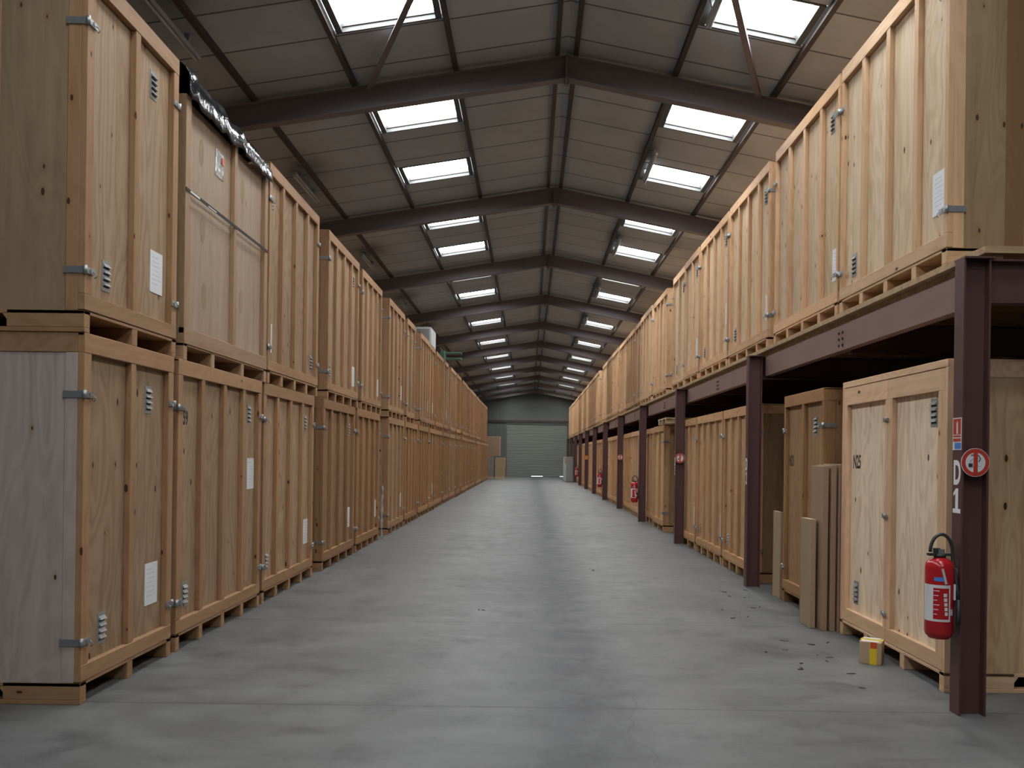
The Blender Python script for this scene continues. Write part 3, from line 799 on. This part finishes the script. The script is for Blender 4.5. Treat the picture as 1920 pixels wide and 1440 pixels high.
# ------------------------------------------------------------------ extinguishers
def extinguisher():
    t = thing('fire_extinguisher', None, 'fire extinguisher', (0, 0, 0))
    I = Matrix.Identity(4)
    MB().lathe([(.03, -.26), (.062, -.258), (.082, -.235), (.088, -.215), (.088, .195), (.083, .225), (.066, .25), (.04, .262), (.035, .266)], I, M_RED, 28).build('cylinder_body', t)
    MB().lathe([(.038, .266), (.038, .285), (.03, .29)], I, M_BLACK, 16).box(-.075, .07, -.022, .022, .276, .292, M_BLACK).box(-.04, .0, -.012, .012, .292, .325, M_BLACK).box(-.02, .02, -.03, -.022, .29, .32, M_ZINC).build('valve_head', t)
    pts = []
    for i in range(17):
        a = PI*i/16; pts.append((.005+.07*-math.cos(a)*-1 if False else .01-.072*math.cos(a), -.0, .30+.115*math.sin(a)))
    pts += [(.082, -.01, .24), (.09, -.03, .15), (.094, -.05, .05), (.094, -.06, -.0)]
    hose = MB().tube(pts, .011, M_BLACK, 10).build('hose', t)
    MB().tube([(.094, -.062, -.0), (.095, -.066, -.10), (.092, -.066, -.16)], .014, M_BLACK, 10).build('nozzle', hose)
    # label wrapped on the side facing the camera and aisle
    b = MB(); R = .0888
    def patch(a0, a1, z0, z1, m, R=R):
        k = b.mi(m); n = 10
        lo = [b.bm.verts.new((R*math.cos(a0+(a1-a0)*i/n), R*math.sin(a0+(a1-a0)*i/n), z0)) for i in range(n+1)]
        hi = [b.bm.verts.new((v.co.x, v.co.y, z1)) for v in lo]
        for i in range(n): b.bm.faces.new((lo[i], lo[i+1], hi[i+1], hi[i])).material_index = k
    dg = math.radians
    patch(dg(170), dg(292), -.14, .095, M_SIGNWHITE)
    patch(dg(222), dg(285), -.125, .075, M_RED, R+.0006)
    patch(dg(225), dg(262), .12, .145, M_SIGNBLUE)
    for i in range(6): patch(dg(224), dg(246-4*(i % 3)), .055-.03*i, .06-.03*i, M_SIGNWHITE, R+.001)
    for i in range(5): patch(dg(262+i*1.5), dg(276+i*1.0), .02-.03*i, .042-.03*i, M_SIGNWHITE, R+.001)
    patch(dg(290), dg(308), -.10, -.06, M_GREYINK)
    b.build('instruction_label', t)
    MB().box(-.02, .0, -.03, .03, .0, .15, M_BATTEN, Matrix.Translation((-.03, -.10, .04))).build('inspection_tag', t) if False else None
    MB().box(.02, .034, -.095, -.089, .10, .20, M_GREYBOX, Matrix.Rotation(-.25, 4, 'Y') @ Matrix.Translation((-.0, 0, 0))).box(.058, .07, -.078, -.07, .0, .10, M_SIGNWHITE).build('inspection_tag', t)
    MB().box(.078, .104, -.03, .03, -.02, .2, M_ZINC).build('wall_bracket', t)
    return t
e0 = extinguisher()
spots = [(0, 'red fire extinguisher on the nearest column under the figure 1'), (3, 'red fire extinguisher on the fourth column'),
         (5, 'red fire extinguisher on the sixth column'), (8, 'red fire extinguisher on the far column near the grey cabinets')]
for i, (k, lab) in enumerate(spots):
    e = e0 if i == 0 else copy_tree(e0)
    e.location = (CX-.106, F0+S*k-.062, .75); tag(e, lab, None, 'fire extinguishers')

# ------------------------------------------------------------------ loose things along the aisle
def sheet(name, x0, x1, y0, y1, h, m, lab, cat, lean=0.0):
    b = MB(); b.box(0, x1-x0, 0, y1-y0, 0, h, m)
    for i in range(2): b.box(-.0012, 0, .02, y1-y0-.02, h*(.33+.33*i), h*(.33+.33*i)+.004, M_INK) if False else None
    return bevel(tag(b.build(name, None, (x0, y0, 0), (0, lean, 0)), lab, cat), .004)
sheet('cardboard_sheet', 2.815, 2.865, 8.43, 8.80, 1.58, M_CARD, 'tall brown cardboard sheet, aisle-side one of three standing together', 'cardboard')
sheet('cardboard_sheet', 2.885, 2.935, 8.41, 8.83, 1.59, M_CARD, 'tall brown cardboard sheet, middle one of three standing together', 'cardboard')
sheet('cardboard_sheet', 2.95, 3.06, 8.38, 8.85, 1.60, M_CARD, 'thick tall brown cardboard sheet, beside the two-door crate', 'cardboard')
sheet('fibreboard_panel', 2.735, 2.79, 8.55, 8.86, 1.06, M_CARD2, 'short buff board standing in front of the tall cardboard sheets', 'board')
sheet('fibreboard_panel', 2.945, 2.985, 10.33, 10.62, 1.02, M_CARD2, 'short buff board leaning beyond the orange narrow crate', 'board')

p = thing('parcel_box', 'small parcel with yellow and red tape on the floor by the two-door crate', 'parcel', (2.80, 7.16, 0), math.radians(-28))
bevel(MB().box(-.085, .085, -.10, .10, 0, .18, M_PARCEL).build('carton', p), .004)
b = MB()
b.box(-.0865, -.0852, -.03, .035, 0, .1815, M_YELLOW); b.box(-.0865, .0865, -.03, .035, .1802, .1815, M_YELLOW)
b.box(-.005, .05, -.1015, -.1002, 0, .18, M_YELLOW); b.box(-.0867, -.0854, .06, .09, .0, .16, M_TAPERED); b.box(-.0867, -.0854, -.085, -.045, .0, .03, M_TAPERED)
b.box(-.0, .05, -.1017, -.1004, .13, .18, M_TAPERED)
b.build('tape', p)
MB().box(-.07, .06, -.09, -.035, .1803, .182, M_PAPER).box(-.07, .06, .04, .09, .1803, .182, M_PAPER).build('paper_label', p)

# far left: stacked wrapped cartons by the shutter
def carton(name, loc, sx, sy, sz, m, lab, wrap=False):
    t = thing(name, lab, 'carton', loc)
    bevel(MB().box(0, sx, 0, sy, .12 if wrap else 0, sz, m).build('carton_body', t), .02, 2)
    if wrap: MB().box(0, sx, 0, .1, 0, .12, M_PALLET).box(0, sx, sy-.1, sy, 0, .12, M_PALLET).box(0, sx, sy/2-.05, sy/2+.05, 0, .12, M_PALLET).build('pallet', t)
    return t
carton('wrapped_carton', (-3.35, 62.6, 0), .78, 1.1, 1.58, M_WRAP, 'grey wrapped load on a pallet at the end of the two-high stack', True)
carton('wrapped_carton', (-2.50, 62.7, 0), .70, 1.1, 1.50, M_CARD2, 'buff wrapped load on a pallet beside the shutter', True)
carton('cardboard_box', (-3.10, 62.65, 1.58), .95, 1.0, 1.42, M_CARD, 'large brown cardboard box on top of the grey wrapped load')
# far right: pale grey cabinets
g = thing('grey_cabinet', 'pale grey tall cabinet standing by the last platform columns', 'cabinet', (2.30, 56.4, 0))
bevel(MB().box(0, .45, 0, 2.2, .05, 1.15, M_GREYBOX).box(.01, .44, .01, 2.19, 0, .05, M_GREYDARK).box(0, .45, 0, 2.2, 1.16, 1.62, M_PARCEL).build('cabinet_body', g), .01)
MB().box(.012, .438, -.012, 0, .06, 1.61, M_GREYDARK).build('cabinet_shaded_end', g)  # camera-facing end, its shade put into a darker grey
g = thing('grey_cabinet', 'pale grey cabinet behind the first one, nearer the shutter', 'cabinet', (2.32, 58.9, 0))
bevel(MB().box(0, .45, 0, 2.6, .05, 1.60, M_GREYBOX).box(.01, .44, .01, 2.59, 0, .05, M_GREYDARK).build('cabinet_body', g), .01)

# on top of the far stacked crates
g = thing('metal_box', 'grey metal box lying on the top layer of stacked crates', 'box', (-3.34, 25.2, 4.8))
bevel(MB().box(0, .46, 0, 1.25, 0, .50, M_GREYBOX).build('box_body', g), .01)
MB().box(.05, .41, -.01, 0, .06, .44, M_GREYDARK).build('box_shaded_end', g)  # near end of the box, painted dark for the shade on it
g = thing('green_machine', 'green metal trolley lying on the stacked crates with two forks over the aisle', 'trolley', (-3.4, 29.5, 4.8))
bevel(MB().box(0, .5, 0, .5, 0, .34, M_GREEN).build('trolley_body', g), .03, 2)
for z0 in (.05, .24):
    bevel(MB().box(.5, 1.05, .1, .4, z0, z0+.06, M_GREEN).build('trolley_fork', g), .01)
MB().lathe([(.12, 0), (.12, .06)], Matrix.Translation((.25, .0, .34)) @ Matrix.Rotation(PI/2, 4, 'X'), M_BLACK, 16).build('wheel', g)
# pallet lying on the crate under the platform
g = thing('wooden_pallet', 'pale empty pallet lying on a crate under the platform', 'pallet', (2.85, 18.6, 2.37))
for i in range(3):
    MB().box(.02, 1.0, .05+.5*i, .15+.5*i, 0, .10, M_PALLET).build('stringer', g)
for i in range(6): MB().box(.02+.17*i, .14+.17*i, .0, 1.2, .10, .125, M_PALLET).build('deck_slat', g)
# torn clear film hanging at the fifth floor-layer crate
bm = bmesh.new(); gr = []
for i in range(9):
    r = []
    for j in range(22):
        z = .0+1.05*j/21; w = .05+.20*math.sin(PI*j/21)*(.7+.3*math.sin(j*1.3))
        y = (i/8-.5)*w
        r.append(bm.verts.new((.02+.05*abs(mnoise.noise(Vector((y*9, z*7, 1)))) , y, z)))
    gr.append(r)
for i in range(8):
    for j in range(21):
        f = bm.faces.new((gr[i][j], gr[i+1][j], gr[i+1][j+1], gr[i][j+1])); f.smooth = True
me = bpy.data.meshes.new('torn_film'); bm.to_mesh(me); bm.free(); me.materials.append(M_CLEARFILM)
o = obj('torn_film', me, None, (XLF+.0, 17.0, 0)); md = o.modifiers.new('t', 'SOLIDIFY'); md.thickness = .003
tag(o, 'torn cloudy plastic film hanging in the gap between floor-layer crates', 'plastic film')

b = MB(); rl = random.Random(5)
for cx, cy, n in ((2.45, 7.6, 7), (2.35, 9.4, 6), (2.6, 10.6, 7), (2.2, 7.2, 4), (1.0, 12.5, 3), (-.4, 9.2, 2), (2.3, 6.6, 3)):
    for i in range(n):
        x, y, a = cx+rl.uniform(-.25, .25), cy+rl.uniform(-.4, .4), rl.uniform(0, PI)
        w, h = rl.uniform(.01, .035), rl.uniform(.006, .014)
        M = Matrix.Translation((x, y, .0004)) @ Matrix.Rotation(a, 4, 'Z')
        b.prism([(-w, 0), (-.3*w, -h), (w, -.2*h), (.4*w, h)], M, rl.uniform(.002, .008), M_BLACK)
tag(b.build('floor_litter'), 'dark scraps and leaf bits scattered on the concrete floor', 'litter', None, 'stuff')

# ------------------------------------------------------------------ world, camera, view
w = bpy.data.worlds.new('World'); bpy.context.scene.world = w; w.use_nodes = True
bg = w.node_tree.nodes['Background']; bg.inputs[0].default_value = (0.9, 0.95, 1.0, 1); bg.inputs[1].default_value = 6.0

cam = bpy.data.cameras.new('camera'); co = bpy.data.objects.new('camera', cam); C.objects.link(co)
co.location = (0, 0, 1.64); co.rotation_euler = (PI/2, -0.013, 0)
cam.sensor_width = 36; cam.lens = 36*1650/1920
cam.shift_x = -34/1920; cam.shift_y = 135/1920
cam.clip_end = 200; cam.clip_start = .05
sc = bpy.context.scene
sc.camera = co
vs = sc.view_settings
sc.display_settings.display_device = 'sRGB'
vs.view_transform = 'Standard'; vs.look = 'None'; vs.gamma = 1; vs.use_curve_mapping = False
vs.exposure = 0.0
sc.cycles.max_bounces = 8; sc.cycles.diffuse_bounces = 6
sc.cycles.use_denoising = True
